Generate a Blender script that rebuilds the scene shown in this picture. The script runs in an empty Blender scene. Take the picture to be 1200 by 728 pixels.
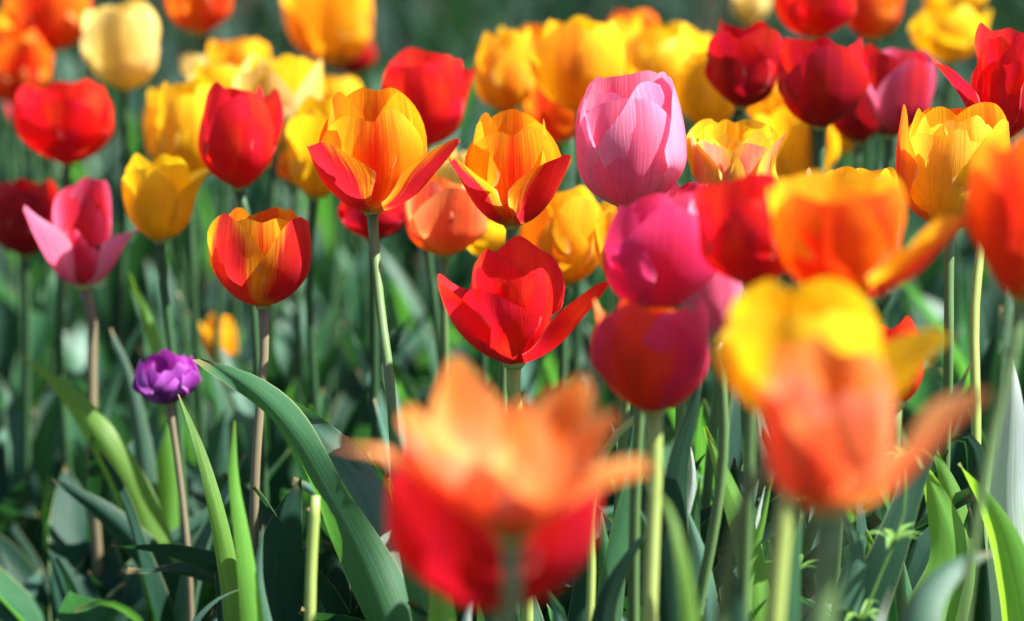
import bpy, math, random
import numpy as np
from mathutils import Vector, Matrix

random.seed(11)
C = bpy.context.scene.collection
sc = bpy.context.scene
R = math.radians

# ------------------------------------------------------------------ camera, sky, sun, exposure
CAM_Z, PITCH = 0.66, R(10.3)
cd = bpy.data.cameras.new('camera'); cam = bpy.data.objects.new('camera', cd); C.objects.link(cam)
cam.location = (0, 0, CAM_Z); cam.rotation_euler = (R(90) - PITCH, 0, 0)
cd.lens = 100; cd.sensor_width = 36; cd.clip_start = 0.05; cd.clip_end = 500
cd.dof.use_dof = True; cd.dof.focus_distance = 1.60; cd.dof.aperture_fstop = 4.9
sc.camera = cam
SUN = Vector((0.66, -0.10, 0.92)).normalized()
w = bpy.data.worlds.new('World'); sc.world = w; w.use_nodes = True
nt = w.node_tree; bg = nt.nodes['Background']; sky = nt.nodes.new('ShaderNodeTexSky')
sky.sky_type = 'NISHITA'; sky.sun_disc = False
sky.sun_elevation = math.asin(SUN.z); sky.sun_rotation = math.atan2(SUN.x, SUN.y)
nt.links.new(sky.outputs[0], bg.inputs[0]); bg.inputs[1].default_value = 0.05
sd = bpy.data.lights.new('sun', 'SUN'); so = bpy.data.objects.new('sun', sd); C.objects.link(so)
sd.energy = 5.0; sd.angle = R(0.53); sd.color = (1.0, 0.95, 0.86)
so.rotation_euler = SUN.to_track_quat('Z', 'Y').to_euler(); so.location = (2, -1, 4)
vs = sc.view_settings; vs.view_transform = 'Standard'; vs.look = 'None'; vs.gamma = 1; vs.use_curve_mapping = False
vs.exposure = 1.76
sc.cycles.use_denoising = True
sc.cycles.max_bounces = 8; sc.cycles.transmission_bounces = 4; sc.cycles.diffuse_bounces = 4
sc.cycles.sample_clamp_indirect = 6

FWD = Vector((0, math.cos(PITCH), -math.sin(PITCH))); UPV = Vector((0, math.sin(PITCH), math.cos(PITCH)))
def P(px, py, d):
    """point that stands d metres down the path of view and shows at (px, py) of the photograph"""
    k = 0.0003 * d
    return Vector((0, 0, CAM_Z)) + d * FWD + Vector(((px - 600) * k, 0, 0)) - UPV * ((py - 364) * k)

# ------------------------------------------------------------------ object helpers
def tag(o, label=None, cat=None, group=None, kind=None):
    if label: o['label'] = label
    if cat: o['category'] = cat
    if group: o['group'] = group
    if kind: o['kind'] = kind
    return o
def empty(name, loc):
    o = bpy.data.objects.new(name, None); C.objects.link(o); o.location = loc; o.empty_display_size = 0.02
    return o
def mesh_obj(name, V, F, mat, parent=None, uv=None, smooth=True):
    me = bpy.data.meshes.new(name); me.from_pydata([tuple(v) for v in V], [], F)
    if uv is not None:
        l = me.uv_layers.new(name='UVMap'); idx = np.empty(len(me.loops), dtype=np.int32)
        me.loops.foreach_get('vertex_index', idx)
        l.data.foreach_set('uv', np.asarray(uv, dtype=np.float32)[idx].ravel())
    if smooth: me.polygons.foreach_set('use_smooth', [True] * len(me.polygons))
    me.materials.append(mat); me.update()
    o = bpy.data.objects.new(name, me); C.objects.link(o)
    if parent: o.parent = parent
    return o
def grid_faces(n, m, off=0):
    return [(off + i*m + j, off + i*m + j + 1, off + (i+1)*m + j + 1, off + (i+1)*m + j) for i in range(n-1) for j in range(m-1)]

# ------------------------------------------------------------------ materials
def nodes(name):
    m = bpy.data.materials.new(name); m.use_nodes = True; n = m.node_tree; n.nodes.clear()
    return m, n
class G:
    def __init__(s, nt): s.nt = nt
    def N(s, t, **k):
        n = s.nt.nodes.new(t)
        for a, b in k.items(): setattr(n, a, b)
        return n
    def L(s, a, b): s.nt.links.new(a, b)
    def math(s, op, a, b=None, c=None, clamp=False):
        n = s.N('ShaderNodeMath', operation=op, use_clamp=clamp)
        for i, x in enumerate((a, b, c)):
            if x is None: continue
            if isinstance(x, (int, float)): n.inputs[i].default_value = x
            else: s.L(x, n.inputs[i])
        return n.outputs[0]
    def mix(s, f, a, b):
        n = s.N('ShaderNodeMix', data_type='RGBA')
        for i, x in ((0, f), (6, a), (7, b)):
            if isinstance(x, (int, float)): n.inputs[i].default_value = x
            elif isinstance(x, tuple): n.inputs[i].default_value = (*x[:3], 1)
            else: s.L(x, n.inputs[i])
        return n.outputs[2]
    def ramp(s, x, lo, hi):
        n = s.N('ShaderNodeMapRange', interpolation_type='SMOOTHSTEP')
        s.L(x, n.inputs[0]); n.inputs[1].default_value = lo; n.inputs[2].default_value = hi
        return n.outputs[0]
    def noise(s, vec, scale, detail=3, rough=0.5):
        n = s.N('ShaderNodeTexNoise'); n.inputs['Scale'].default_value = scale; n.inputs['Detail'].default_value = detail
        n.inputs['Roughness'].default_value = rough
        s.L(vec, n.inputs['Vector']); return n.outputs[0]

def petal_material(name, oc, oe, ic, ie, base=(0.55, 0.6, 0.08), lo=0.3, hi=0.8, tr=0.42, flame_top=1.2, base_h=0.16):
    """oc/oe: outer face at the midrib / along the rim; ic/ie: the same for the inner face; base: claw of the petal"""
    m, nt = nodes(name); g = G(nt)
    uv = g.N('ShaderNodeUVMap').outputs[0]; sp = g.N('ShaderNodeSeparateXYZ'); g.L(uv, sp.inputs[0])
    rnd = g.N('ShaderNodeObjectInfo').outputs['Random']
    u = g.math('SUBTRACT', g.math('MULTIPLY', sp.outputs[0], 2.0), 1.0); v = sp.outputs[1]
    au = g.math('ABSOLUTE', u)
    def vec(su, sv, off):
        c = g.N('ShaderNodeCombineXYZ'); g.L(g.math('MULTIPLY', u, su), c.inputs[0]); g.L(g.math('MULTIPLY', v, sv), c.inputs[1])
        g.L(g.math('MULTIPLY_ADD', rnd, 37.0, off), c.inputs[2]); return c.outputs[0]
    streak = g.noise(vec(9, 0.9, 0), 1.6, 4, 0.6)
    fine = g.noise(vec(55, 1.6, 5), 1.0, 2, 0.6)
    blotch = g.noise(vec(1.2, 1.2, 9), 1.6, 2)
    # flame widens in the middle of the petal and narrows towards the tip
    t = g.math('ADD', au, g.math('MULTIPLY', g.math('SUBTRACT', streak, 0.5), 0.75))
    t = g.math('ADD', t, g.math('MULTIPLY', g.math('POWER', g.math('MAXIMUM', v, 0.001), 3.0), 1.0 / max(flame_top, 0.1) * 0.35))
    e = g.ramp(t, lo, hi)
    co = g.mix(e, oc, oe); ci = g.mix(e, ic, ie)
    bf = g.N('ShaderNodeNewGeometry').outputs['Backfacing']
    col = g.mix(bf, co, ci)
    bm = g.math('ADD', v, g.math('MULTIPLY', g.math('SUBTRACT', streak, 0.5), 0.12))
    b = g.math('SUBTRACT', 1.0, g.ramp(bm, base_h * 0.3, base_h * 1.5))
    col = g.mix(b, col, base)
    rim_highlight = g.math('MULTIPLY', g.ramp(g.math('ADD', au, g.math('MULTIPLY', g.math('SUBTRACT', streak, 0.5), 0.1)), 0.93, 1.0), 0.30)  # bright edge highlight painted as a paler colour along the petal rim
    col = g.mix(rim_highlight, col, (0.95, 0.72, 0.62))
    hs = g.N('ShaderNodeHueSaturation'); g.L(col, hs.inputs['Color'])
    g.L(g.math('MULTIPLY_ADD', blotch, 0.035, 0.4825), hs.inputs['Hue'])
    g.L(g.math('ADD', g.math('MULTIPLY', fine, 0.40), g.math('MULTIPLY_ADD', blotch, 0.45, 0.60)), hs.inputs['Value'])
    col = hs.outputs[0]
    bump = g.N('ShaderNodeBump'); bump.inputs['Strength'].default_value = 0.5; bump.inputs['Distance'].default_value = 0.0009
    g.L(fine, bump.inputs['Height'])
    p = g.N('ShaderNodeBsdfPrincipled'); g.L(col, p.inputs['Base Color']); p.inputs['Roughness'].default_value = 0.45
    p.inputs['Specular IOR Level'].default_value = 0.32; g.L(bump.outputs[0], p.inputs['Normal'])
    tl = g.N('ShaderNodeBsdfTranslucent'); g.L(col, tl.inputs[0]); g.L(bump.outputs[0], tl.inputs[1])
    mx = g.N('ShaderNodeMixShader'); mx.inputs[0].default_value = tr + 0.12
    g.L(p.outputs[0], mx.inputs[1]); g.L(tl.outputs[0], mx.inputs[2])
    out = g.N('ShaderNodeOutputMaterial'); g.L(mx.outputs[0], out.inputs[0])
    return m

Y1, Y2 = (0.90, 0.62, 0.02), (0.92, 0.70, 0.06)
OR, OR2 = (0.88, 0.22, 0.008), (0.90, 0.42, 0.015)
RD, RD2 = (0.80, 0.012, 0.014), (0.86, 0.03, 0.022)
PM = {
 'pink':     petal_material('pink_petal', (0.88, 0.15, 0.29), (0.94, 0.36, 0.56), (0.88, 0.15, 0.26), (0.93, 0.34, 0.48), (0.7, 0.5, 0.5), 0.1, 1.0, 0.38),
 'magenta':  petal_material('magenta_petal', (0.70, 0.03, 0.13), (0.84, 0.06, 0.24), (0.78, 0.04, 0.10), (0.82, 0.10, 0.28), (0.5, 0.3, 0.15), 0.2, 0.9, 0.40),
 'rose':     petal_material('rose_petal', (0.70, 0.03, 0.07), (0.84, 0.20, 0.36), (0.62, 0.02, 0.05), (0.84, 0.16, 0.30), (0.3, 0.1, 0.1), 0.3, 1.0, 0.36),
 'red':      petal_material('red_petal', RD, (0.74, 0.012, 0.014), RD2, (0.82, 0.03, 0.03), (0.65, 0.35, 0.03), 0.3, 0.9, 0.36, base_h=0.06),
 'crimson':  petal_material('crimson_petal', (0.46, 0.006, 0.012), (0.58, 0.010, 0.03), (0.55, 0.008, 0.01), (0.60, 0.01, 0.03), (0.3, 0.05, 0.02), 0.3, 0.9, 0.33, base_h=0.06),
 'flame':    petal_material('flamed_outer_petal', (0.62, 0.02, 0.03), (0.92, 0.40, 0.015), (0.88, 0.12, 0.008), (0.93, 0.46, 0.015), (0.8, 0.45, 0.03), 0.62, 0.92, 0.42),
 'scarlet':  petal_material('scarlet_petal', (0.86, 0.05, 0.015), (0.76, 0.03, 0.14), (0.88, 0.12, 0.01), (0.85, 0.05, 0.06), (0.6, 0.1, 0.1), 0.25, 0.9, 0.42, base_h=.06),
 'ember':    petal_material('deep_orange_petal', (0.86, 0.055, 0.006), (0.92, 0.30, 0.01), (0.88, 0.10, 0.006), (0.92, 0.34, 0.01), (0.85, 0.3, 0.02), 0.15, 0.95, 0.42),
 'stripe':   petal_material('striped_outer_petal', (0.82, 0.035, 0.03), (0.93, 0.46, 0.015), (0.88, 0.12, 0.008), (0.93, 0.46, 0.015), (0.85, 0.35, 0.03), 0.42, 0.72, 0.42),
 'orange':   petal_material('orange_petal', (0.86, 0.065, 0.006), (0.93, 0.50, 0.015), (0.88, 0.12, 0.006), (0.92, 0.36, 0.01), (0.8, 0.40, 0.03), 0.04, 0.62, 0.45),
 'tiger':    petal_material('red_and_orange_petal', (0.74, 0.05, 0.012), (0.88, 0.26, 0.012), (0.85, 0.10, 0.006), (0.90, 0.34, 0.01), (0.75, 0.4, 0.02), 0.15, 0.85, 0.42),
 'yellow':   petal_material('yellow_petal', (0.92, 0.60, 0.012), (0.93, 0.66, 0.02), (0.92, 0.56, 0.01), (0.93, 0.64, 0.015), (0.75, 0.6, 0.03), 0.2, 0.9, 0.42),
 'amber':    petal_material('amber_petal', (0.90, 0.32, 0.01), (0.93, 0.58, 0.02), (0.90, 0.36, 0.01), (0.93, 0.56, 0.02), (0.7, 0.45, 0.04), 0.05, 0.65, 0.42),
 'lemon':    petal_material('pale_lemon_petal', (0.90, 0.68, 0.16), (0.92, 0.78, 0.36), (0.90, 0.66, 0.14), (0.92, 0.76, 0.3), (0.7, 0.65, 0.2), 0.3, 0.95, 0.36),
 'blush':    petal_material('yellow_blushed_petal', (0.93, 0.52, 0.02), (0.92, 0.66, 0.06), (0.92, 0.46, 0.01), (0.93, 0.62, 0.02), (0.75, 0.5, 0.04), 0.1, 0.7, 0.42),
 'blushed':  petal_material('pink_flushed_petal', (0.86, 0.30, 0.22), (0.93, 0.62, 0.08), (0.92, 0.46, 0.01), (0.93, 0.62, 0.02), (0.75, 0.5, 0.04), 0.35, 0.85, 0.40),
 'peach':    petal_material('peach_petal', (0.88, 0.13, 0.035), (0.94, 0.40, 0.22), (0.90, 0.20, 0.015), (0.94, 0.38, 0.10), (0.80, 0.48, 0.04), 0.1, 0.8, 0.42, base_h=0.3),
 'salmon':   petal_material('salmon_petal', (0.88, 0.17, 0.05), (0.92, 0.36, 0.12), (0.88, 0.24, 0.04), (0.92, 0.46, 0.16), (0.85, 0.42, 0.04), 0.2, 0.85, 0.40, base_h=0.3),
 'purple':   petal_material('purple_petal', (0.26, 0.03, 0.32), (0.50, 0.12, 0.60), (0.34, 0.03, 0.34), (0.5, 0.1, 0.5), (0.36, 0.03, 0.2), 0.2, 0.9, 0.34, base_h=0.25),
 'cream':    petal_material('cream_sunlit_petal', (0.92, 0.82, 0.58), (0.94, 0.90, 0.76), (0.88, 0.7, 0.4), (0.92, 0.8, 0.6), (0.8, 0.65, 0.2), 0.2, 0.9, 0.30),  # sunlit whiteness of a yellow petal put into the colour
}

def leaf_material(name, top, under, glow, tr=0.40, rough=0.38, spec=0.35):
    m, nt = nodes(name); g = G(nt)
    uv = g.N('ShaderNodeUVMap').outputs[0]; sp = g.N('ShaderNodeSeparateXYZ'); g.L(uv, sp.inputs[0])
    rnd = g.N('ShaderNodeObjectInfo').outputs['Random']
    u = g.math('SUBTRACT', g.math('MULTIPLY', sp.outputs[0], 2.0), 1.0); v = sp.outputs[1]; au = g.math('ABSOLUTE', u)
    def vec(su, sv, off):
        c = g.N('ShaderNodeCombineXYZ'); g.L(g.math('MULTIPLY', u, su), c.inputs[0]); g.L(g.math('MULTIPLY', v, sv), c.inputs[1])
        g.L(g.math('MULTIPLY_ADD', rnd, 53.0, off), c.inputs[2]); return c.outputs[0]
    vein = g.noise(vec(34, 0.5, 0), 1.0, 2, 0.6); blot = g.noise(vec(2.2, 5, 4), 1.2, 4, 0.6)
    bloomy = g.ramp(g.noise(vec(1.5, 6, 8), 1.6, 3), 0.35, 0.75)
    bf = g.N('ShaderNodeNewGeometry').outputs['Backfacing']
    col = g.mix(bf, top, under)
    col = g.mix(g.math('MULTIPLY', bloomy, 0.35), col, (top[0]*1.7+0.02, top[1]*1.35+0.02, top[2]*2.2+0.02))
    val = g.math('ADD', g.math('MULTIPLY', vein, 0.55), g.math('MULTIPLY_ADD', blot, 0.5, 0.48))
    val = g.math('MULTIPLY', val, g.math('MULTIPLY_ADD', rnd, 0.35, 0.85))
    hs = g.N('ShaderNodeHueSaturation'); g.L(col, hs.inputs['Color']); g.L(val, hs.inputs['Value'])
    g.L(g.math('MULTIPLY_ADD', rnd, 0.03, 0.485), hs.inputs['Hue'])
    spot = g.ramp(g.noise(vec(7, 22, 13), 1.3, 3, 0.7), 0.66, 0.72)
    hs2 = g.mix(g.math('MULTIPLY', spot, 0.35), hs.outputs[0], (0.16, 0.15, 0.05))
    rim = g.ramp(au, 0.93, 0.99)
    col = g.mix(g.math('MULTIPLY', rim, 0.45), hs2, (0.40, 0.48, 0.2))
    tip = g.ramp(v, 0.965, 1.0); col = g.mix(g.math('MULTIPLY', tip, 0.6), col, (0.30, 0.2, 0.08))
    hg = g.N('ShaderNodeHueSaturation'); hg.inputs['Color'].default_value = (*glow, 1); g.L(val, hg.inputs['Value'])
    bump = g.N('ShaderNodeBump'); bump.inputs['Strength'].default_value = 0.4; bump.inputs['Distance'].default_value = 0.0008
    g.L(vein, bump.inputs['Height'])
    p = g.N('ShaderNodeBsdfPrincipled'); g.L(col, p.inputs['Base Color']); p.inputs['Specular IOR Level'].default_value = spec
    g.L(g.math('MULTIPLY_ADD', blot, 0.2, rough - 0.05), p.inputs['Roughness']); g.L(bump.outputs[0], p.inputs['Normal'])
    tl = g.N('ShaderNodeBsdfTranslucent'); g.L(hg.outputs[0], tl.inputs[0]); g.L(bump.outputs[0], tl.inputs[1])
    mx = g.N('ShaderNodeMixShader'); mx.inputs[0].default_value = tr
    g.L(p.outputs[0], mx.inputs[1]); g.L(tl.outputs[0], mx.inputs[2])
    out = g.N('ShaderNodeOutputMaterial'); g.L(mx.outputs[0], out.inputs[0])
    return m
LM = {
 'leaf': leaf_material('tulip_leaf_green', (0.030, 0.115, 0.048), (0.04, 0.13, 0.058), (0.12, 0.40, 0.04), 0.40),
 'blue': leaf_material('tulip_leaf_glaucous', (0.05, 0.14, 0.09), (0.06, 0.15, 0.10), (0.07, 0.27, 0.06), 0.30, 0.40, 0.5),
 'fresh': leaf_material('tulip_leaf_fresh', (0.10, 0.25, 0.035), (0.12, 0.28, 0.045), (0.32, 0.64, 0.04), 0.45),
 'dark': leaf_material('tulip_leaf_shaded', (0.010, 0.045, 0.026), (0.013, 0.052, 0.03), (0.03, 0.13, 0.025), 0.28, 0.5, 0.2),  # darkened copy of the leaf green, deep shade put into its colour
 'pale': leaf_material('tulip_leaf_sheen', (0.46, 0.58, 0.48), (0.46, 0.58, 0.48), (0.35, 0.6, 0.2), 0.35, 0.32, 1.0),  # white sheen on sunlit leaves painted in as a whitish base colour
}
def plain_material(name, c1, c2, scale, rough=0.5, spec=0.4, tr=0.0, stretch=(1, 1, 1), bumpd=0.0):
    m, nt = nodes(name); g = G(nt)
    tc = g.N('ShaderNodeTexCoord').outputs['Object']; mp = g.N('ShaderNodeMapping'); mp.inputs['Scale'].default_value = stretch
    g.L(tc, mp.inputs[0]); n = g.noise(mp.outputs[0], scale, 6, 0.65)
    col = g.mix(g.ramp(n, 0.3, 0.7), c1, c2)
    p = g.N('ShaderNodeBsdfPrincipled'); g.L(col, p.inputs['Base Color']); p.inputs['Roughness'].default_value = rough
    p.inputs['Specular IOR Level'].default_value = spec
    if bumpd:
        b = g.N('ShaderNodeBump'); b.inputs['Distance'].default_value = bumpd; g.L(n, b.inputs['Height']); g.L(b.outputs[0], p.inputs['Normal'])
    out = g.N('ShaderNodeOutputMaterial')
    if tr:
        tl = g.N('ShaderNodeBsdfTranslucent'); g.L(col, tl.inputs[0]); mx = g.N('ShaderNodeMixShader'); mx.inputs[0].default_value = tr
        g.L(p.outputs[0], mx.inputs[1]); g.L(tl.outputs[0], mx.inputs[2]); g.L(mx.outputs[0], out.inputs[0])
    else: g.L(p.outputs[0], out.inputs[0])
    return m
STEM = {
 'green': plain_material('stem_green', (0.10, 0.20, 0.07), (0.16, 0.27, 0.10), 40, 0.4, 0.5, 0.15, (1, 1, 0.1)),
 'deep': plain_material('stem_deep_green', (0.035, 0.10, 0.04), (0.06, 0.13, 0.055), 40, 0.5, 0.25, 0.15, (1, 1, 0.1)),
 'light': plain_material('stem_light_green', (0.30, 0.42, 0.10), (0.40, 0.50, 0.16), 40, 0.4, 0.5, 0.2, (1, 1, 0.1)),
 'brown': plain_material('stem_reddish', (0.17, 0.15, 0.09), (0.24, 0.20, 0.13), 40, 0.45, 0.4, 0.1, (1, 1, 0.1)),
}
SOIL = plain_material('soil', (0.018, 0.013, 0.010), (0.05, 0.038, 0.028), 22, 0.95, 0.1, bumpd=0.02)
GRAVEL = plain_material('gravel', (0.025, 0.026, 0.028), (0.055, 0.053, 0.057), 30, 0.9, 0.2, bumpd=0.01)
PISTIL = plain_material('pistil_green', (0.5, 0.55, 0.15), (0.6, 0.6, 0.2), 60, 0.5)
ANTHER = plain_material('anther_dark', (0.03, 0.015, 0.03), (0.10, 0.05, 0.05), 90, 0.7)
WEED = plain_material('weed_green', (0.10, 0.24, 0.05), (0.17, 0.34, 0.07), 50, 0.5, 0.4, 0.3)

# ------------------------------------------------------------------ setting
def ground_mesh():
    xs = np.concatenate([-np.geomspace(60, 4, 12), np.linspace(-3.6, 3.6, 46), np.geomspace(4, 60, 12)])
    ys = np.concatenate([np.linspace(-6, -1, 6), np.linspace(-0.8, 9, 70), np.geomspace(9.6, 90, 14)])
    V = []; rng = np.random.RandomState(3)
    for y in ys:
        for x in xs:
            amp = 0.012 if abs(x) < 5 and -1 < y < 10 else 0.0
            V.append((x, y, amp * (math.sin(x*9 + y*4) * math.sin(y*11 - x*3)) + amp * rng.uniform(-.5, .5) - 0.012))
    return V, grid_faces(len(ys), len(xs))
V, F = ground_mesh(); V = np.array(V)
tag(mesh_obj('ground', V, F, SOIL), 'dark bare soil of the tulip bed between the stems', kind='structure')
pv = [(-60, 10.3, 0.02), (60, 10.9, 0.02), (60, 13.4, 0.02), (-60, 12.8, 0.02)]
tag(mesh_obj('path', pv, [(0, 1, 2, 3)], GRAVEL, smooth=False), 'grey gravel path beyond the flower bed', kind='structure')

# ------------------------------------------------------------------ plant geometry
def profile(L, belly, th0, th1, th2, n=70):
    s = np.linspace(0, 1, n)
    sm = lambda t: np.clip(t, 0, 1)**2 * (3 - 2*np.clip(t, 0, 1))
    th = np.radians(th0 + (th1 - th0) * np.clip(s / belly, 0, 1)**0.85 + (th2 - th1) * sm((s - belly*0.85) / (1.0 - belly*0.85)))
    ds = L / (n - 1)
    r = np.concatenate([[0], np.cumsum(np.cos(th[:-1]) * ds)]); z = np.concatenate([[0], np.cumsum(np.sin(th[:-1]) * ds)])
    return s, r, z, th

def petal_mesh(rng, L, belly=0.5, th0=5, th1=88, th2=98, W=0.36, keel=0.04, notch=0.0, tipc=0.0, ruffle=1.0, edge=0.0, phi=0, shift=0.0, rcut=1.0, curl=0.0, n=26, m=19):
    S, r, z, th = profile(L, belly, th0, th1, th2)
    u = np.linspace(-1, 1, m); v = np.linspace(0, 1, n)
    U, Vv = np.meshgrid(u, v)
    top = 1 - (0.42 * rcut) * np.abs(U)**3.1 + 0.016 * (1 - notch) * np.exp(-(U/0.10)**2) - 0.05 * notch * np.exp(-(U/0.16)**2)
    top = top * (1 + 0.025 * ruffle * np.sin(U * rng.uniform(3, 7) + rng.uniform(0, 6)) * (1 - U*U))
    s = Vv * top
    sq = np.clip(s, 0, 1)
    rr = np.interp(sq, S, r); zz = np.interp(sq, S, z); tt = np.interp(sq, S, th)
    ov = np.maximum(s - 1, 0) * L; rr += ov * np.cos(tt); zz += ov * np.sin(tt)
    g = 0.28 + 0.72 * np.sin(np.clip(s / 0.64, 0, 1) * math.pi / 2)**1.1 - 0.16 * np.clip((s - 0.64) / 0.36, 0, 1)**2
    off = U * W * L * g
    Rc = np.clip(rr * 1.05, 0.12 * L, 0.42 * L)
    Rc = Rc + (0.33*L - Rc) * 0.35 * np.clip((s - 0.5)*2, 0, 1)
    a = off / Rc
    t = Rc * np.sin(a); nn = Rc * (1 - np.cos(a))
    au = np.abs(U)
    nn += keel * L * (au - 0.5*au**2) * np.clip(s*2, 0, 1) * 0.8
    nn += 0.012 * L * np.exp(-(U/0.06)**2) * np.clip(s*3, 0, 1)          # midrib groove
    nn -= edge * L * au**3 * np.clip(s*1.5 - 0.3, 0, 1)                  # rim turned outwards
    nn += curl * L * np.clip((s - 0.72)/0.28, 0, 1)**2
    f1, f2, p1, p2, p3 = rng.uniform(4, 7), rng.uniform(9, 14), rng.uniform(0, 6), rng.uniform(0, 6), rng.uniform(0, 6)
    nn += ruffle * L * (0.020 * np.sin(f1*s + p1 + 1.5*U) * au**1.5 + 0.010 * np.sin(f2*s + p2 - U*2) * au**2 + 0.012 * np.sin(2.6*U + p3 + 3*s) * s)
    t += ruffle * L * 0.015 * np.sin(f1*1.3*s + p2) * U
    nn += shift * L
    er = np.array([math.sin(phi), -math.cos(phi)]); et = np.array([math.cos(phi), math.sin(phi)])
    R2 = rr - np.sin(tt) * nn; Z = zz + np.cos(tt) * nn
    X = er[0]*R2 + et[0]*t; Yy = er[1]*R2 + et[1]*t
    Vt = np.stack([X, Yy, Z], -1).reshape(-1, 3)
    uv = np.stack([U*0.5 + 0.5, Vv * (0.35 + 0.65*top)], -1).reshape(-1, 2)
    return Vt, grid_faces(n, m), uv

def tube(path, rad, seg=10, cap=True):
    path = [Vector(p) for p in path]; n = len(path); V = []; F = []
    ref = Vector((1, 0.1, 0)).normalized()
    for i, p in enumerate(path):
        T = (path[min(i+1, n-1)] - path[max(i-1, 0)]).normalized()
        A = T.cross(ref); A = A.normalized() if A.length > 1e-4 else Vector((0, 1, 0)); B = T.cross(A)
        rr = rad(i/(n-1)) if callable(rad) else rad
        for k in range(seg):
            a = 2*math.pi*k/seg; V.append(p + A*(math.cos(a)*rr) + B*(math.sin(a)*rr))
    for i in range(n-1):
        for k in range(seg): F.append((i*seg+k, i*seg+(k+1) % seg, (i+1)*seg+(k+1) % seg, (i+1)*seg+k))
    if cap: F.append(tuple(range(seg))[::-1]); F.append(tuple((n-1)*seg + k for k in range(seg)))
    return V, F
def spline(pts, n):
    """smooth curve through pts, evenly sampled: cubic Hermite pieces with chord-length tangents"""
    pts = [Vector(p) for p in pts]
    if len(pts) == 2: pts = [pts[0], pts[0].lerp(pts[1], 0.5), pts[1]]
    k = len(pts); d = [max((pts[i+1]-pts[i]).length, 1e-5) for i in range(k-1)]
    v = [(pts[i+1]-pts[i])/d[i] for i in range(k-1)]
    m = [v[0]] + [(v[i-1]*d[i] + v[i]*d[i-1])/(d[i-1]+d[i]) for i in range(1, k-1)] + [v[-1]]
    tot = sum(d); out = []; acc = [0]
    for x in d: acc.append(acc[-1]+x)
    for i in range(n):
        f = i/(n-1)*tot; j = 0
        while j < k-2 and f > acc[j+1]: j += 1
        t = min(max((f-acc[j])/d[j], 0), 1); a, b = pts[j], pts[j+1]; h = d[j]
        out.append(a*(2*t**3-3*t*t+1) + m[j]*(h*(t**3-2*t*t+t)) + b*(3*t*t-2*t**3) + m[j+1]*(h*(t**3-t*t)))
    return out

def leaf_mesh(path, W, side=None, roll=0.0, roll2=0.0, cup=1.2, cup_tip=0.4, wave=0.1, n=34, m=11, seed=0, wide_at=0.4, base_w=0.5):
    """path: points base -> tip; side: function T -> side vector; roll (deg) at the base, roll2 at the tip"""
    rng = random.Random(seed); pts = spline(path, n); V = []; uv = []
    f1, p1, p2 = rng.uniform(9, 17), rng.uniform(0, 6), rng.uniform(0, 6)
    prev = None
    for i, c in enumerate(pts):
        s = i/(n-1); T = (pts[min(i+1, n-1)] - pts[max(i-1, 0)]).normalized()
        S = side(T)
        if prev is not None and S.dot(prev) < 0: S = -S
        prev = S.copy()
        S = (Matrix.Rotation(R(roll + (roll2-roll)*s), 3, T) @ S).normalized(); N = S.cross(T).normalized()
        ww = W * (base_w + (1-base_w)*math.sin(min(s/wide_at, 1)*math.pi/2)) * (1 - max(0, (s-wide_at)/(1-wide_at))**2.0)**0.9
        ww = max(ww, 0.0004)
        tot = cup + (cup_tip-cup)*s
        for j in range(m):
            u = -1 + 2*j/(m-1); a = u*tot
            x = (math.sin(a)/tot if tot > .05 else u)*ww; z = ((1-math.cos(a))/tot if tot > .05 else 0)*ww
            z += 0.12*ww*abs(u)
            sg = 1 if u > 0 else -1
            z += wave*W*u*u*math.sin(f1*s + (p1 if sg > 0 else p2))
            V.append(c + S*x + N*z); uv.append((u*.5+.5, s))
    return V, grid_faces(n, m), uv
def side_view(T):                                     # blade turned to be seen broad from the path side
    S = T.cross(FWD); return S.normalized() if S.length > 1e-3 else Vector((1, 0, 0))
def arch_leaf(rng, L, az, lean0=8, lean1=50, W=0.02, base=(0, 0, 0), **k):
    p = Vector(base); path = [p.copy()]; d = Vector((math.cos(az), math.sin(az), 0)); N = 7
    bend = rng.uniform(-0.5, 0.5)
    for i in range(N):
        a = R(lean0 + (lean1-lean0)*((i/(N-1))**1.6)); h = Vector((math.cos(az+bend*i/N), math.sin(az+bend*i/N), 0))
        p = p + (h*math.sin(a) + Vector((0, 0, 1))*math.cos(a))*(L/N); path.append(p.copy())
    sd = d.cross(Vector((0, 0, 1)))
    return leaf_mesh(path, W, side=lambda T: (sd - T*sd.dot(T)).normalized(), seed=rng.randint(0, 9999), **k)

def blade(parent, rng, L, az, mat, **k):
    V, F, uv = arch_leaf(rng, L, az, **k)
    return mesh_obj('leaf', V, F, LM[mat], parent, uv)

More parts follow.
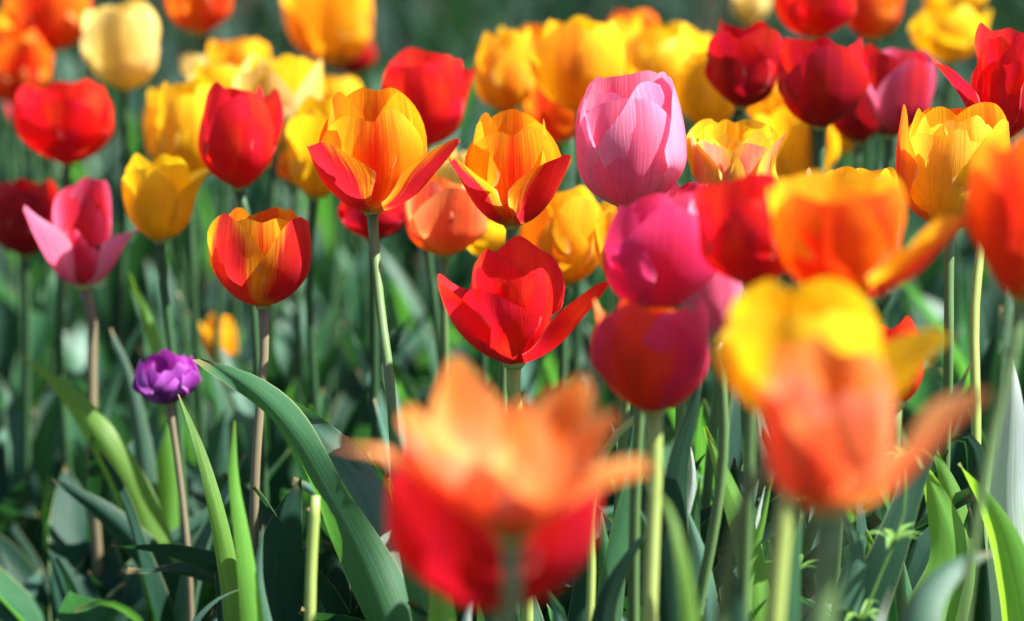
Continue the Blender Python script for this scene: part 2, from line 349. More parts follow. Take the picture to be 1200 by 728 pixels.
TULIPS = 'tulips blooming in the flower bed'
def tulip(bx, by, d, H, W_px, scheme, label, open_=0.0, phi=None, lean=(0, 0), stem=None, stem_mat='green', petals=None, inner=None,
          seed=0, leaves=2, cat='tulip', ground=None, rad=0.0028, kit=None, pistil=False, leaf_len=0.22, name='tulip', leaf_az=None, detail=1.0):
    """(bx, by) foot of the bloom, H, W_px bloom height and width as seen, d distance"""
    rng = random.Random(seed*77 + 5); kit = dict(kit or {})
    base = P(bx, by, d); px = 0.0003*d
    h = H*px
    foot = Vector((base.x + (rng.uniform(-.02, .02) if ground is None else ground[0]), base.y + (rng.uniform(0, .03) if ground is None else ground[1]), -0.01))
    root = tag(empty(name, foot), label, cat, TULIPS)
    axis = Vector((math.tan(R(lean[0])), -math.tan(R(lean[1])), 1)).normalized()
    # stem
    pts = [foot]
    if stem: pts += [P(*q) for q in stem][::-1]
    else: pts += [foot.lerp(base, 0.5) + Vector((rng.uniform(-.01, .01), 0, 0))]
    if (pts[-1] - base).length > 0.06: pts += [base - axis*0.03]
    pts += [base + axis*0.001]
    path = [p - foot for p in spline(pts, 26)]
    V, F = tube(path, lambda t: rad*(1.25 - 0.3*t + (0.25*max(0, t-0.93)/0.07)), 10)
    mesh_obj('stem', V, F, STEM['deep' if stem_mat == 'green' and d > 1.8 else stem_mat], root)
    # bloom
    rx = axis.to_track_quat('Z', 'Y').to_matrix()
    fo = empty  # flower: receptacle mesh that carries the petals
    rV = []; rF = []; K = 12
    prof = [(0.0, -0.002), (rad*1.2, -0.002), (rad*1.9, 0.001), (rad*1.6, 0.004), (0.0, 0.005)]
    for (r_, z_) in prof:
        for k in range(K): rV.append((r_*math.cos(6.2832*k/K), r_*math.sin(6.2832*k/K), z_))
    for i in range(len(prof)-1):
        for k in range(K): rF.append((i*K+k, i*K+(k+1) % K, (i+1)*K+(k+1) % K, (i+1)*K+k))
    fl = mesh_obj('flower', rV, rF, STEM['light'], root); fl.location = base - foot
    z = Vector((0, 0, 1)); q = z.rotation_difference(axis); fl.rotation_mode = 'QUATERNION'; fl.rotation_quaternion = q
    L = h*kit.pop('Lf', 1.10 + 0.08*open_); ratio = (W_px/H)
    belly = kit.pop('belly', None)
    if belly is None: belly = min(0.85, max(0.28, ratio*0.66 - 0.25*open_))
    ph0 = rng.uniform(-60, 60) if phi is None else phi
    om, im = (scheme if isinstance(scheme, tuple) else (scheme, scheme))
    nn, mm = (30, 21) if detail >= 1 else (16, 13)
    if petals is None:
        petals = []; open_ = open_ + rng.uniform(0, .16); free = rng.randint(0, 2)
        for k in range(3): petals.append((ph0 + 120*k + rng.uniform(-8, 8), 0, 107 - 55*open_ + rng.uniform(-9, 9) - (rng.uniform(14, 34) if k == free else 0), rng.uniform(.88, 1.03), dict(edge=rng.uniform(-.02, .07))))
        for k in range(3): petals.append((ph0 + 60 + 120*k + rng.uniform(-8, 8), 1, 106 - 45*open_ + rng.uniform(-6, 6), rng.uniform(.97, 1.08), {}))
    built = []
    for i, (ph, layer, th2, Ls, ex) in enumerate(petals):
        ex = dict(ex); mt = ex.pop('mat', om if layer == 0 else im)
        kk = dict(belly=belly*(1.0 if layer == 0 else 0.90), th1=86 - 14*open_, keel=rng.uniform(.0, .07), ruffle=rng.uniform(.9, 1.9),
                  notch=rng.choice([0, .3, .8]) , edge=rng.uniform(-.01, .03) + .03*open_, W=0.42 if layer == 0 else 0.38)
        kk.update(kit); kk.update(ex)
        built.append((petal_mesh(rng, L*Ls, phi=R(ph), th2=th2, shift=0.035*layer + 0.004*(i % 3), n=nn, m=mm, **kk), mt))
    # bring the cup to the bloom's measured height and width
    Mq = np.array(q.to_matrix()); up = np.array(UPV); sz = sx = 1.0; allv = np.concatenate([b[0][0] for b in built])
    for _ in range(5):
        wv = (allv * [sx, sx, sz]) @ Mq.T
        sz *= min(1.3, max(.75, H*px / max(1e-4, (wv @ up).max()))); sx *= min(1.3, max(.75, W_px*px / (wv[:, 0].max() - wv[:, 0].min())))
    sx = min(sx, 1.5*sz); sx = max(sx, .6*sz)
    for (V, F, uv), mt in built: mesh_obj('petal', V * [sx, sx, sz], F, PM[mt], fl, uv)
    if pistil:
        V, F = tube([(0, 0, 0.002), (0, 0, h*0.3), (0, 0, h*0.36)], lambda t: 0.0035 + 0.002*max(0, t-.7), 8); mesh_obj('pistil', V, F, PISTIL, fl)
        Vs = []; Fs = []
        for k in range(6):
            a = R(60*k + 20); c, s_ = math.cos(a), math.sin(a)
            v_, f_ = tube([(c*.004, s_*.004, .002), (c*.008, s_*.008, h*.18), (c*.0085, s_*.0085, h*.20), (c*.011, s_*.011, h*.36), (c*.011, s_*.011, h*.37)],
                          lambda t: 0.0008 if t < .45 else 0.0021, 6); o = len(Vs); Vs += v_; Fs += [tuple(i+o for i in f) for f in f_]
        mesh_obj('stamens', Vs, Fs, ANTHER, fl)
    top = base.z
    for k in range(leaves):
        az = rng.uniform(0, 6.28) if leaf_az is None else leaf_az[k % len(leaf_az)]
        blade(root, rng, min(leaf_len*rng.uniform(.85, 1.15), top*0.8), az, rng.choice(['leaf', 'blue', 'dark', 'leaf']), lean0=4, lean1=rng.uniform(18, 50),
              W=rng.uniform(.013, .022), base=(0, 0, rng.uniform(.01, .05)), cup=1.3, cup_tip=.5, wave=.12)
    return root

exec_blooms = True
# ------------------------------------------------------------------ blooms in the plane of focus
T = tulip
T(738, 246, 1.58, 163, 130, 'pink', 'large sharp pink tulip with closed cup, tallest in the centre', phi=-4, seed=1, lean=(-1, 2), pistil=True, leaves=1,
  petals=[(-8, 0, 106, .92, dict(W=.46, keel=.04, notch=0, ruffle=.8)), (110, 0, 108, 1.03, dict(W=.44)), (-118, 0, 104, .98, dict(W=.42)),
          (56, 1, 110, 1.02, dict(W=.42, keel=.02)), (-66, 1, 110, .98, dict(W=.38, notch=1.0)), (178, 1, 106, 1.06, dict(W=.42))], kit=dict(belly=.50, edge=.01))
T(436, 250, 1.66, 150, 180, ('flame', 'orange'), 'orange tulip with wide flared red backed petals on a bare curved stem', seed=2, open_=.3,
  stem=[(440, 300, 1.65), (447, 370, 1.64), (455, 430, 1.63), (462, 520, 1.63)], stem_mat='green', pistil=True, leaves=1,
  petals=[(-50, 0, 64, .84, dict(W=.44, keel=.03, th1=60, edge=.03)), (64, 0, 40, .98, dict(W=.28, keel=.10, th1=52, curl=.04)), (176, 0, 100, 1.14, dict(W=.52, notch=1, mat='orange')),
          (6, 1, 94, 1.0, dict(W=.54, notch=1.3, th1=80, keel=.0)), (-110, 1, 98, 1.08, dict(W=.44, notch=.8)), (116, 1, 100, 1.08, dict(W=.44, notch=.8))], kit=dict(belly=.56, Lf=1.10))
T(600, 266, 1.66, 140, 146, ('flame', 'orange'), 'orange and yellow tulip just left of the pink one, outer petals spread wide', seed=3, open_=.3,
  stem=[(597, 300, 1.66), (592, 380, 1.67)], pistil=True, leaves=1,
  petals=[(-62, 0, 60, .88, dict(W=.34, keel=.08, th1=62, edge=.03)), (50, 0, 66, .84, dict(W=.44, keel=.04, th1=62, edge=.05)), (176, 0, 102, 1.08, dict(W=.46, mat='orange')),
          (2, 1, 94, 1.0, dict(W=.52, notch=1.3, keel=.0)), (-106, 1, 100, 1.08, dict(W=.42)), (112, 1, 100, 1.06, dict(W=.42))], kit=dict(belly=.54, Lf=1.10))
T(308, 359, 1.66, 117, 121, ('stripe', 'orange'), 'small red and orange striped cup standing alone above the purple one', seed=4, phi=-40,
  stem=[(310, 400, 1.66), (305, 470, 1.66), (300, 540, 1.66)], stem_mat='brown', leaves=1,
  petals=[(-46, 0, 96, 1.0, dict(W=.38, keel=.03)), (62, 0, 97, 1.0, dict(W=.40, mat='flame')), (175, 0, 96, 1.0, {}),
          (6, 1, 100, 1.04, dict(W=.42, notch=.8)), (-120, 1, 97, 1.0, {}), (118, 1, 97, 1.0, {})], kit=dict(belly=.60))
T(602, 428, 1.57, 152, 200, 'red', 'bright red tulip in sharp focus with one long petal reaching right', seed=5, open_=.35,
  stem=[(601, 450, 1.57), (607, 490, 1.57), (612, 560, 1.57)], stem_mat='light', pistil=True, leaves=1, rad=.0036,
  petals=[(-30, 0, 86, .88, dict(W=.56, th1=60, keel=.0, notch=0)), (70, 0, 38, 1.10, dict(W=.32, th1=54, keel=.10, curl=.05)), (-84, 0, 80, 1.02, dict(W=.54, th1=54, edge=.04, keel=.0, rcut=.9)),
          (26, 1, 92, .95, dict(W=.42, keel=.07)), (165, 1, 94, 1.12, dict(W=.46)), (-135, 1, 92, 1.02, dict(W=.44)), (-40, 1, 94, .95, dict(W=.40))], kit=dict(belly=.58, Lf=1.02))
T(858, 243, 1.70, 106, 118, ('blushed', 'blush'), 'yellow double tulip with pink flushed rim, right of the pink cup', seed=6, lean=(2, 0), pistil=True,
  petals=[(-40, 0, 84, .95, dict(W=.34)), (28, 0, 86, .93, dict(W=.34)), (84, 0, 78, 1.0, dict(W=.36)), (150, 0, 86, 1.1, {}), (-100, 0, 80, 1.0, {}), (-150, 0, 84, 1.08, {}),
          (-8, 1, 90, 1.0, dict(W=.30, notch=1)), (55, 1, 88, 1.06, dict(W=.3)), (-70, 1, 90, 1.03, dict(W=.3)), (115, 1, 90, 1.08, dict(W=.3)), (180, 1, 90, 1.1, dict(W=.3)), (-125, 1, 90, 1.05, dict(W=.3))],
  kit=dict(belly=.50, ruffle=1.6))
T(1112, 268, 1.60, 148, 130, ('amber', 'blush'), 'golden many petalled tulip with one red petal, below the open red one', seed=7, stem=[(1112, 320, 1.6), (1112, 400, 1.6), (1108, 520, 1.62)],
  petals=[(-22, 0, 97, .92, dict(W=.42, keel=.02, mat='blush')), (70, 0, 96, 1.0, {}), (-96, 0, 94, 1.10, dict(W=.30, mat='tiger')), (170, 0, 96, 1.05, dict(mat='tiger')),
          (28, 1, 100, .95, dict(W=.30)), (-55, 1, 99, .98, dict(W=.28)), (0, 1, 96, 1.02, dict(W=.26, shift_=0)), (120, 1, 98, 1.07, dict(mat='tiger')), (-140, 1, 98, 1.06, {})] if False else
         [(-22, 0, 97, .92, dict(W=.42, keel=.02, mat='blush')), (70, 0, 96, 1.0, {}), (-96, 0, 94, 1.10, dict(W=.30, mat='tiger')), (170, 0, 96, 1.05, dict(mat='tiger')),
          (28, 1, 100, .95, dict(W=.30)), (-55, 1, 99, .98, dict(W=.28)), (5, 1, 96, 1.02, dict(W=.26)), (120, 1, 98, 1.07, dict(mat='tiger')), (-140, 1, 98, 1.06, {})],
  kit=dict(belly=.52, ruffle=1.5), lean=(2, 0))
T(1000, 300, 1.56, 106, 110, ('blushed', 'amber'), 'yellow tulip with pink centre streak peeping over the large blurred orange one', seed=8, phi=30, kit=dict(belly=.6))
T(1172, 165, 1.66, 138, 150, 'red', 'open red tulip at the upper right edge with a petal flared left', seed=9, open_=.3, lean=(4, 0), pistil=True, stem_mat='light', stem=[(1154, 260, 1.66), (1143, 350, 1.65), (1144, 500, 1.64), (1142, 640, 1.64)],
  petals=[(-12, 0, 84, .85, dict(W=.36)), (-74, 0, 42, 1.0, dict(W=.24, th1=56, keel=.14)), (88, 0, 66, 1.0, {}), (-40, 1, 88, 1.02, dict(W=.32)), (30, 1, 86, 1.0, dict(W=.34)), (150, 1, 84, 1.1, {}), (-140, 1, 86, 1.1, {})],
  kit=dict(belly=.42, ruffle=1.5))
T(198, 472, 1.78, 64, 88, 'purple', 'squat purple double tulip low on the left, the only purple bloom', seed=10, stem=[(205, 520, 1.78), (214, 590, 1.78), (220, 650, 1.78)], stem_mat='brown', rad=.0022, lean=(-5, 6),
  petals=[(a, l, t, s_, dict(W=.36, belly=b)) for a, l, t, s_, b in ((-55, 0, 104, .85, .7), (12, 0, 100, .72, .75), (70, 0, 106, .9, .7), (135, 0, 108, 1, .7), (-165, 0, 108, 1, .7), (-110, 0, 102, .95, .7),
          (-20, 1, 112, 1.0, .6), (40, 1, 110, 1.02, .58), (102, 1, 112, 1.05, .6), (170, 1, 108, 1.10, .56), (-80, 1, 110, 1.08, .6), (-130, 1, 112, 1.12, .56))], kit=dict(Lf=1.35, keel=.0, ruffle=2.6, edge=.03))

# ------------------------------------------------------------------ blooms a little in front of focus
T(762, 368, 1.40, 142, 138, 'magenta', 'smooth magenta tulip leaning right just beneath the pink cup', seed=12, phi=12, lean=(6, 4), kit=dict(belly=.56, keel=.06), ground=(0, .03),
  petals=[(22, 0, 116, 1.03, dict(W=.42, keel=.10)), (-75, 0, 114, .98, dict(W=.44)), (150, 0, 112, 1.0, {}), (80, 1, 112, 1.0, dict(mat='pink')), (-20, 1, 112, .95, {}), (-150, 1, 112, 1.0, {})])
T(838, 396, 1.46, 182, 104, ('pink', 'rose'), 'pink tulip half hidden behind magenta one, long pointed petals', seed=13, phi=20, lean=(-8, 0), open_=.1, kit=dict(belly=.38))
T(765, 482, 1.34, 132, 140, ('stripe', 'tiger'), 'blurred red orange tulip with magenta side petal below the magenta bloom', seed=14, stem=[(768, 540, 1.34), (765, 620, 1.34), (762, 700, 1.34)],
  stem_mat='light', rad=.0035, petals=[(-24, 0, 94, 1.04, dict(W=.42, mat='scarlet')), (46, 0, 100, 1.06, dict(W=.46, mat='magenta', edge=.04)), (-84, 0, 80, 1.0, dict(W=.40, mat='salmon')),
   (14, 1, 98, 1.0, dict(W=.4, mat='scarlet')), (170, 1, 98, .92, dict(mat='ember')), (-135, 1, 98, .96, dict(mat='scarlet'))], kit=dict(belly=.54, ruffle=1.6))
T(882, 336, 1.30, 134, 140, ('red', 'red'), 'out of focus deep red tulip squeezed left of the big orange one', seed=15, phi=0, kit=dict(belly=.55))
T(985, 354, 1.20, 156, 232, ('tiger', 'amber'), 'big blurred orange tulip above the yellow one, petal pointing right', seed=16, open_=.2, ground=(-.06, .03), rad=.0042, stem_mat='light', stem=[(960, 440, 1.2), (924, 570, 1.19), (914, 650, 1.19), (905, 760, 1.19)],
  petals=[(-28, 0, 92, .98, dict(W=.46, mat='ember')), (70, 0, 50, .98, dict(W=.36, th1=58, mat='stripe', keel=.06)), (-92, 0, 84, .96, dict(mat='amber')), (26, 1, 92, 1.04, dict(W=.46, mat='ember')), (150, 1, 90, 1.06, {}), (-140, 1, 90, 1.05, {})], kit=dict(belly=.6, ruffle=1.8))
T(1200, 352, 1.18, 200, 150, ('tiger', 'orange'), 'blurred orange red tulip cut off by the right edge of the view', seed=17, phi=-30, lean=(0, 0), stem=[(1190, 400, 1.18), (1165, 500, 1.18), (1140, 640, 1.18)], rad=.0022,
  stem_mat='green', kit=dict(belly=.5))
T(935, 508, 1.10, 184, 272, 'yellow', 'large blurred bright yellow tulip behind the right foreground peach one', seed=18, lean=(4, 0), ground=(-.05, .03), stem=[(884, 560, 1.10), (858, 640, 1.10), (842, 740, 1.11)],
  petals=[(-24, 0, 98, 1.0, dict(W=.48)), (80, 0, 56, .98, dict(W=.42, th1=66)), (-84, 0, 82, .72, dict(W=.36, mat='cream')), (30, 1, 102, 1.0, dict(W=.46)), (-70, 1, 98, .98, dict(W=.44)), (160, 1, 98, 1.04, dict(W=.46)), (-140, 1, 98, 1.02, dict(W=.46))], kit=dict(belly=.64, ruffle=1.6))
T(972, 600, 0.98, 206, 262, ('salmon', 'peach'), 'large blurred peach tulip in the right foreground with petals spreading', seed=19, open_=.2, lean=(0, 2), rad=.0052, leaves=0, stem=[(968, 660, .98), (960, 720, .98)],
  petals=[(-16, 0, 90, .86, dict(W=.40, th1=74, keel=.03)), (76, 0, 52, 1.08, dict(W=.36, th1=60, keel=.06)), (-84, 0, 82, .94, dict(W=.40)), (34, 1, 92, .96, dict(W=.40)), (-50, 1, 94, 1.03, dict(W=.36)), (170, 1, 90, 1.10, {}), (-130, 1, 90, 1.06, {})], kit=dict(belly=.54, ruffle=1.8))
T(600, 636, 0.98, 216, 372, ('salmon', 'peach'), 'largest peach tulip wide open in the centre foreground', seed=20, lean=(0, 4), rad=.0031, leaves=0, stem=[(600, 680, .98), (600, 728, .98)],
  petals=[(2, 0, 66, .56, dict(W=.34, mat='salmon')), (-76, 0, 34, 1.12, dict(W=.20, keel=.06, th1=48, curl=-.06)), (84, 0, 24, .90, dict(W=.26, keel=.08, th1=42, mat='salmon')),
          (-52, 1, 74, .98, dict(W=.38)), (50, 1, 70, .88, dict(W=.38, mat='salmon')), (-20, 1, 76, .82, dict(W=.24, mat='salmon')), (-100, 1, 72, 1.06, dict(W=.30)), (-150, 1, 80, 1.20, dict(W=.27)), (178, 1, 80, .94, dict(W=.24, mat='salmon')),
          (145, 1, 80, 1.14, dict(W=.26)), (98, 1, 68, 1.04, dict(W=.32))], kit=dict(belly=.6, Lf=1.12, th0=42, th1=54, rcut=1.55, notch=0, ruffle=2.2))
T(582, 714, 1.06, 215, 250, ('crimson', 'red'), 'deep red tulip right behind and below the open peach one', seed=21, phi=-30, open_=.1, rad=.0026, kit=dict(belly=.60), ground=(0, .04), leaves=0,
  petals=[(-42, 0, 92, .9, dict(W=.42)), (48, 0, 90, .86, dict(W=.40)), (175, 0, 92, .8, {}), (0, 1, 96, .68, {}), (-110, 1, 94, .9, {}), (110, 1, 94, .8, {})])

T(1050, 475, 1.50, 105, 66, 'red', 'little red bloom between yellow and orange blurred tulips', seed=23, phi=-30, kit=dict(belly=.6))

# ------------------------------------------------------------------ blooms behind focus
T(497, 172, 1.95, 118, 112, 'red', 'rosy red tulip behind the two sharp orange ones', seed=30, phi=0, open_=.14, kit=dict(belly=.5))
T(520, 300, 1.80, 100, 98, ('salmon', 'peach'), 'salmon tulip with a soft fold low between the orange pair', seed=31, phi=20, kit=dict(belly=.5))
T(660, 335, 1.86, 118, 122, 'amber', 'shaded amber tulip behind the sharp red one', seed=32, phi=-25, open_=.1, kit=dict(belly=.52))
T(438, 282, 1.88, 60, 88, 'crimson', 'small crimson tulip low behind the bare curved stem', seed=33, phi=0, kit=dict(belly=.66))
T(188, 283, 1.88, 104, 106, ('yellow', 'yellow'), 'yellow tulip just right of the wide open pink one', seed=34, phi=-20, open_=.15, stem=[(192, 330, 1.88), (200, 400, 1.88)], kit=dict(belly=.5))
T(279, 221, 1.85, 122, 100, 'red', 'plump red tulip against the cluster of yellow ones', seed=35, phi=12, kit=dict(belly=.56, notch=0), stem=[(290, 260, 1.85), (295, 330, 1.85)])
T(222, 216, 2.05, 128, 98, 'yellow', 'yellow tulip immediately left of the plump red one', seed=36, phi=5, kit=dict(belly=.5))
T(322, 180, 2.15, 118, 104, ('lemon', 'yellow'), 'sunlit pale yellow tulip behind the plump red one', seed=37, phi=-30, kit=dict(belly=.55), lean=(4, 0))
T(368, 232, 1.98, 120, 80, 'yellow', 'yellow tulip hidden behind the left sharp orange one', seed=38, phi=10, kit=dict(belly=.45), lean=(6, 0))
T(280, 105, 2.35, 62, 74, 'amber', 'small orange bloom topping the yellow cluster', seed=39, phi=10, kit=dict(belly=.6))
T(231, 95, 2.45, 34, 38, 'lemon', 'tiny pale yellow bud above the yellow cluster', seed=40, kit=dict(belly=.6))
T(398, 150, 2.5, 62, 64, 'yellow', 'dim yellow bloom behind the left sharp orange one', seed=41, kit=dict(belly=.5))
T(79, 193, 2.10, 102, 114, 'red', 'red round tulip above the open pink one', seed=42, phi=0, open_=.14, kit=dict(belly=.6, edge=.03), stem=[(75, 240, 2.1), (70, 330, 2.1)])
T(98, 337, 1.92, 130, 152, 'rose', 'wide open pink tulip near the left edge, petals flared like a star', seed=43, open_=.4, stem=[(107, 370, 1.92), (108, 430, 1.92), (108, 520, 1.92)], stem_mat='brown', rad=.0037, pistil=True,
  petals=[(-58, 0, 60, 1.02, dict(W=.36, th1=56, mat='pink', keel=.08)), (78, 0, 40, 1.0, dict(W=.30, th1=56, mat='pink', curl=-.14)), (4, 0, 60, .60, dict(W=.42, th1=52)), (-18, 1, 66, .62, dict(W=.3)), (150, 1, 86, 1.08, dict(W=.4)), (-160, 1, 86, 1.02, dict(W=.36))], kit=dict(belly=.42))
T(30, 300, 2.15, 92, 84, 'crimson', 'dark red tulip hidden behind the open pink one', seed=44, kit=dict(belly=.5))
T(146, 106, 2.30, 108, 92, 'lemon', 'pale yellow cup standing alone near the upper left corner', seed=45, phi=-14, kit=dict(belly=.5))
T(60, 62, 2.50, 100, 100, 'tiger', 'orange red tulip cut by the top edge at the far left', seed=46, kit=dict(belly=.5))
T(18, 122, 2.45, 90, 92, ('tiger', 'tiger'), 'red orange tulip on the left edge below the cut one', seed=47, kit=dict(belly=.5))
T(2, 80, 2.7, 70, 70, 'amber', 'orange bloom on the extreme left edge', seed=55, kit=dict(belly=.5))
T(234, 40, 2.45, 92, 82, 'tiger', 'dull red tulip cut by the top edge above the plump red one', seed=48, kit=dict(belly=.5))
T(390, 78, 2.60, 128, 108, 'amber', 'dull amber tulip at the top edge above the left sharp orange one', seed=49, kit=dict(belly=.45))
T(412, 88, 2.75, 56, 60, 'crimson', 'red bloom under the dull amber one at the top', seed=50, kit=dict(belly=.5))
T(592, 132, 2.15, 98, 78, 'amber', 'yellow orange tulip behind the second orange one, left of the golden group', seed=51, phi=10, kit=dict(belly=.5))
T(640, 120, 2.30, 92, 78, 'orange', 'orange tulip in the golden group at the top centre', seed=52, kit=dict(belly=.5))
T(680, 132, 2.05, 116, 112, ('amber', 'yellow'), 'broad yellow and orange tulip over the left shoulder of the pink one', seed=53, phi=-10, kit=dict(belly=.56))
T(738, 72, 2.50, 62, 72, 'tiger', 'orange red bloom at the top edge above the pink one', seed=54, kit=dict(belly=.5))
T(776, 130, 2.25, 108, 104, 'yellow', 'yellow tulip behind the right shoulder of the pink one', seed=56, phi=30, kit=dict(belly=.5))
T(828, 150, 2.15, 96, 84, 'yellow', 'yellow tulip between the pink cup and the dark red ones', seed=57, phi=-30, kit=dict(belly=.5))
T(868, 126, 1.92, 104, 92, 'crimson', 'dark crimson tulip, leftmost of the red group at the upper right', seed=58, phi=-30, open_=.14, lean=(6, 0), stem=[(858, 150, 1.92), (852, 220, 1.92)], kit=dict(belly=.5))
T(962, 150, 1.85, 108, 106, 'crimson', 'crimson tulip with lighter fold, middle of the red group', seed=59, phi=14, open_=.14, stem=[(961, 190, 1.85), (958, 260, 1.85)], kit=dict(belly=.55, notch=0))
T(1042, 160, 1.95, 110, 104, ('rose', 'crimson'), 'crimson tulip with pink right petal, beside the red group', seed=60, phi=40, open_=.14, kit=dict(belly=.54))
T(955, 46, 2.10, 92, 108, 'red', 'red tulip touching the top edge above the red group', seed=61, phi=20, open_=.14, kit=dict(belly=.6))
T(1022, 46, 2.25, 84, 80, 'tiger', 'orange red tulip touching the top edge right of the red group', seed=62, kit=dict(belly=.5))
T(1112, 74, 2.35, 68, 96, 'yellow', 'yellow tulip behind the open red one at the upper right', seed=63, kit=dict(belly=.66))
T(1118, 28, 2.6, 64, 92, 'yellow', 'yellow tulip cut by the top edge near the right corner', seed=64, kit=dict(belly=.6))
T(935, 228, 2.15, 104, 104, 'yellow', 'yellow tulip in the shade beneath the red group', seed=65, kit=dict(belly=.5))
T(880, 30, 2.75, 60, 46, 'lemon', 'pale greenish yellow bud at the top edge left of the red group', seed=66, kit=dict(belly=.5))
T(258, 432, 2.35, 66, 44, 'amber', 'small yellow bloom low among the stems left of centre', seed=67, kit=dict(belly=.4))
T(985, 180, 2.4, 60, 70, 'yellow', 'yellow bloom low behind the middle crimson tulip', seed=68, kit=dict(belly=.5))

T(200, 200, 2.3, 96, 70, 'yellow', 'yellow bloom at the outer left of the yellow cluster', seed=80, open_=.1)
T(262, 150, 2.25, 78, 84, ('lemon', 'yellow'), 'bright yellow bloom peeking above the plump red one', seed=81)
T(345, 140, 2.3, 72, 70, 'yellow', 'yellow bloom on the upper right of the yellow cluster', seed=82, open_=.1)
T(345, 215, 2.2, 80, 70, 'amber', 'golden bloom wedged between plump red and sharp orange', seed=83)
T(620, 92, 2.4, 66, 84, 'yellow', 'yellow bloom filling the golden group behind the left side', seed=84)
T(655, 168, 2.2, 80, 84, ('tiger', 'amber'), 'orange red bloom low in the golden group', seed=85)
T(715, 98, 2.35, 80, 82, 'amber', 'golden bloom just above the head of the pink one', seed=86, open_=.1)
T(755, 92, 2.45, 60, 74, 'yellow', 'yellow bloom rising behind the pink head', seed=87)
T(812, 104, 2.4, 70, 66, 'yellow', 'yellow bloom right end of the golden group', seed=88, open_=.1)
T(905, 150, 2.2, 60, 70, 'amber', 'golden bloom between the two dark crimson ones', seed=89)
T(1005, 168, 2.1, 90, 84, 'crimson', 'crimson bloom in the gap behind the red group', seed=90)
T(40, 160, 2.6, 50, 60, 'rose', 'dull rose bloom deep behind at the left edge', seed=91)
T(730, 330, 1.75, 90, 70, 'amber', 'shaded golden bloom behind the magenta one', seed=92)
T(566, 300, 2.0, 50, 60, 'yellow', 'small yellow bloom behind the salmon one', seed=93)
T(520, 228, 2.1, 60, 66, 'lemon', 'pale yellow bloom between the two sharp orange ones', seed=94)
T(800, 300, 1.6, 90, 80, 'rose', 'rose bloom behind the magenta and red blurred ones', seed=95)

# ------------------------------------------------------------------ leafy shoots with blades that show clearly
def shoot(label, foot, leaves, name='leafy_tulip_shoot'):
    """leaves: (pixel waypoints tip -> low end, width px, material, kwargs)"""
    root = tag(empty(name, Vector((foot[0], foot[1], -0.01))), label, 'tulip leaves', 'leafy tulip shoots among the stems')
    f = Vector(root.location)
    for k, (pts, wpx, mat, kw) in enumerate(leaves):
        kw = dict(kw); q = [P(*p) - f for p in pts][::-1]
        if q[0].z > 0.12: q = [Vector((0, 0, 0)), Vector((q[0].x*.45, q[0].y*.45, q[0].z*.4))] + q
        else: q = [Vector((0, 0, 0))] + q
        V, F, uv = leaf_mesh(q, wpx*0.5*0.0003*pts[0][2]*(1.35 if pts[0][0] > 480 else 1.08), side=side_view, seed=k + len(label), n=46, m=13, **kw)
        mesh_obj('leaf', V, F, LM[mat], root, uv)
    return root
def foot_at(px, d, dy=0): p = P(px, 500, d); return (p.x, p.y + dy)
shoot('big arching leaf with wavy folded edge crossing the lower left', foot_at(480, 1.55), [
   ([(236, 420, 1.62), (290, 455, 1.60), (345, 515, 1.57), (385, 585, 1.55), (425, 660, 1.54), (455, 740, 1.53)], 62, 'leaf', dict(roll=-28, roll2=-20, cup=1.2, cup_tip=.9, wave=.48, wide_at=.55)),
   ([(300, 452, 1.64), (362, 500, 1.62), (410, 548, 1.60), (446, 620, 1.58), (478, 740, 1.57)], 60, 'blue', dict(roll=35, roll2=10, cup=.8, wave=.45, wide_at=.6)),
   ([(415, 520, 1.60), (432, 580, 1.60), (452, 660, 1.60), (470, 740, 1.60)], 64, 'blue', dict(roll=-20, roll2=10, cup=.7, wave=.15)),
   ([(455, 560, 1.50), (480, 650, 1.50), (505, 740, 1.50)], 54, 'leaf', dict(roll=20, roll2=10))])
shoot('upright bright green folded leaf pair at the bottom left', foot_at(312, 1.46), [
   ([(276, 493, 1.46), (278, 560, 1.46), (292, 640, 1.46), (308, 740, 1.46)], 46, 'fresh', dict(roll=48, roll2=55, cup=1.5, cup_tip=1.2, wave=.1, wide_at=.6)),
   ([(308, 615, 1.48), (302, 680, 1.48), (312, 750, 1.48)], 34, 'blue', dict(roll=-30, roll2=0))])
shoot('slender light green leaf standing between purple bloom and striped cup', foot_at(285, 1.62), [
   ([(209, 462, 1.64), (232, 520, 1.63), (252, 590, 1.62), (272, 690, 1.62), (278, 740, 1.62)], 30, 'fresh', dict(roll=30, roll2=10, cup=.8)),
   ([(243, 540, 1.7), (258, 620, 1.7), (270, 720, 1.7)], 40, 'dark', dict(roll=10))])
shoot('blurred broad leaf reaching left below the open pink tulip', foot_at(200, 1.9), [
   ([(24, 418, 1.92), (70, 455, 1.9), (115, 510, 1.88), (160, 590, 1.88), (190, 680, 1.88)], 50, 'fresh', dict(roll=30, roll2=-20)),
   ([(60, 560, 1.85), (120, 600, 1.85), (190, 680, 1.86)], 50, 'dark', dict(roll=-30))])
shoot('bent leaf tip with pale edge at the bottom left border', foot_at(190, 1.42), [
   ([(88, 716, 1.42), (118, 706, 1.42), (155, 722, 1.42), (178, 770, 1.42)], 44, 'leaf', dict(roll=-50, roll2=-40)),
   ([(282, 690, 1.50), (255, 702, 1.5), (222, 735, 1.5)], 26, 'blue', dict(roll=-40, roll2=-30))])
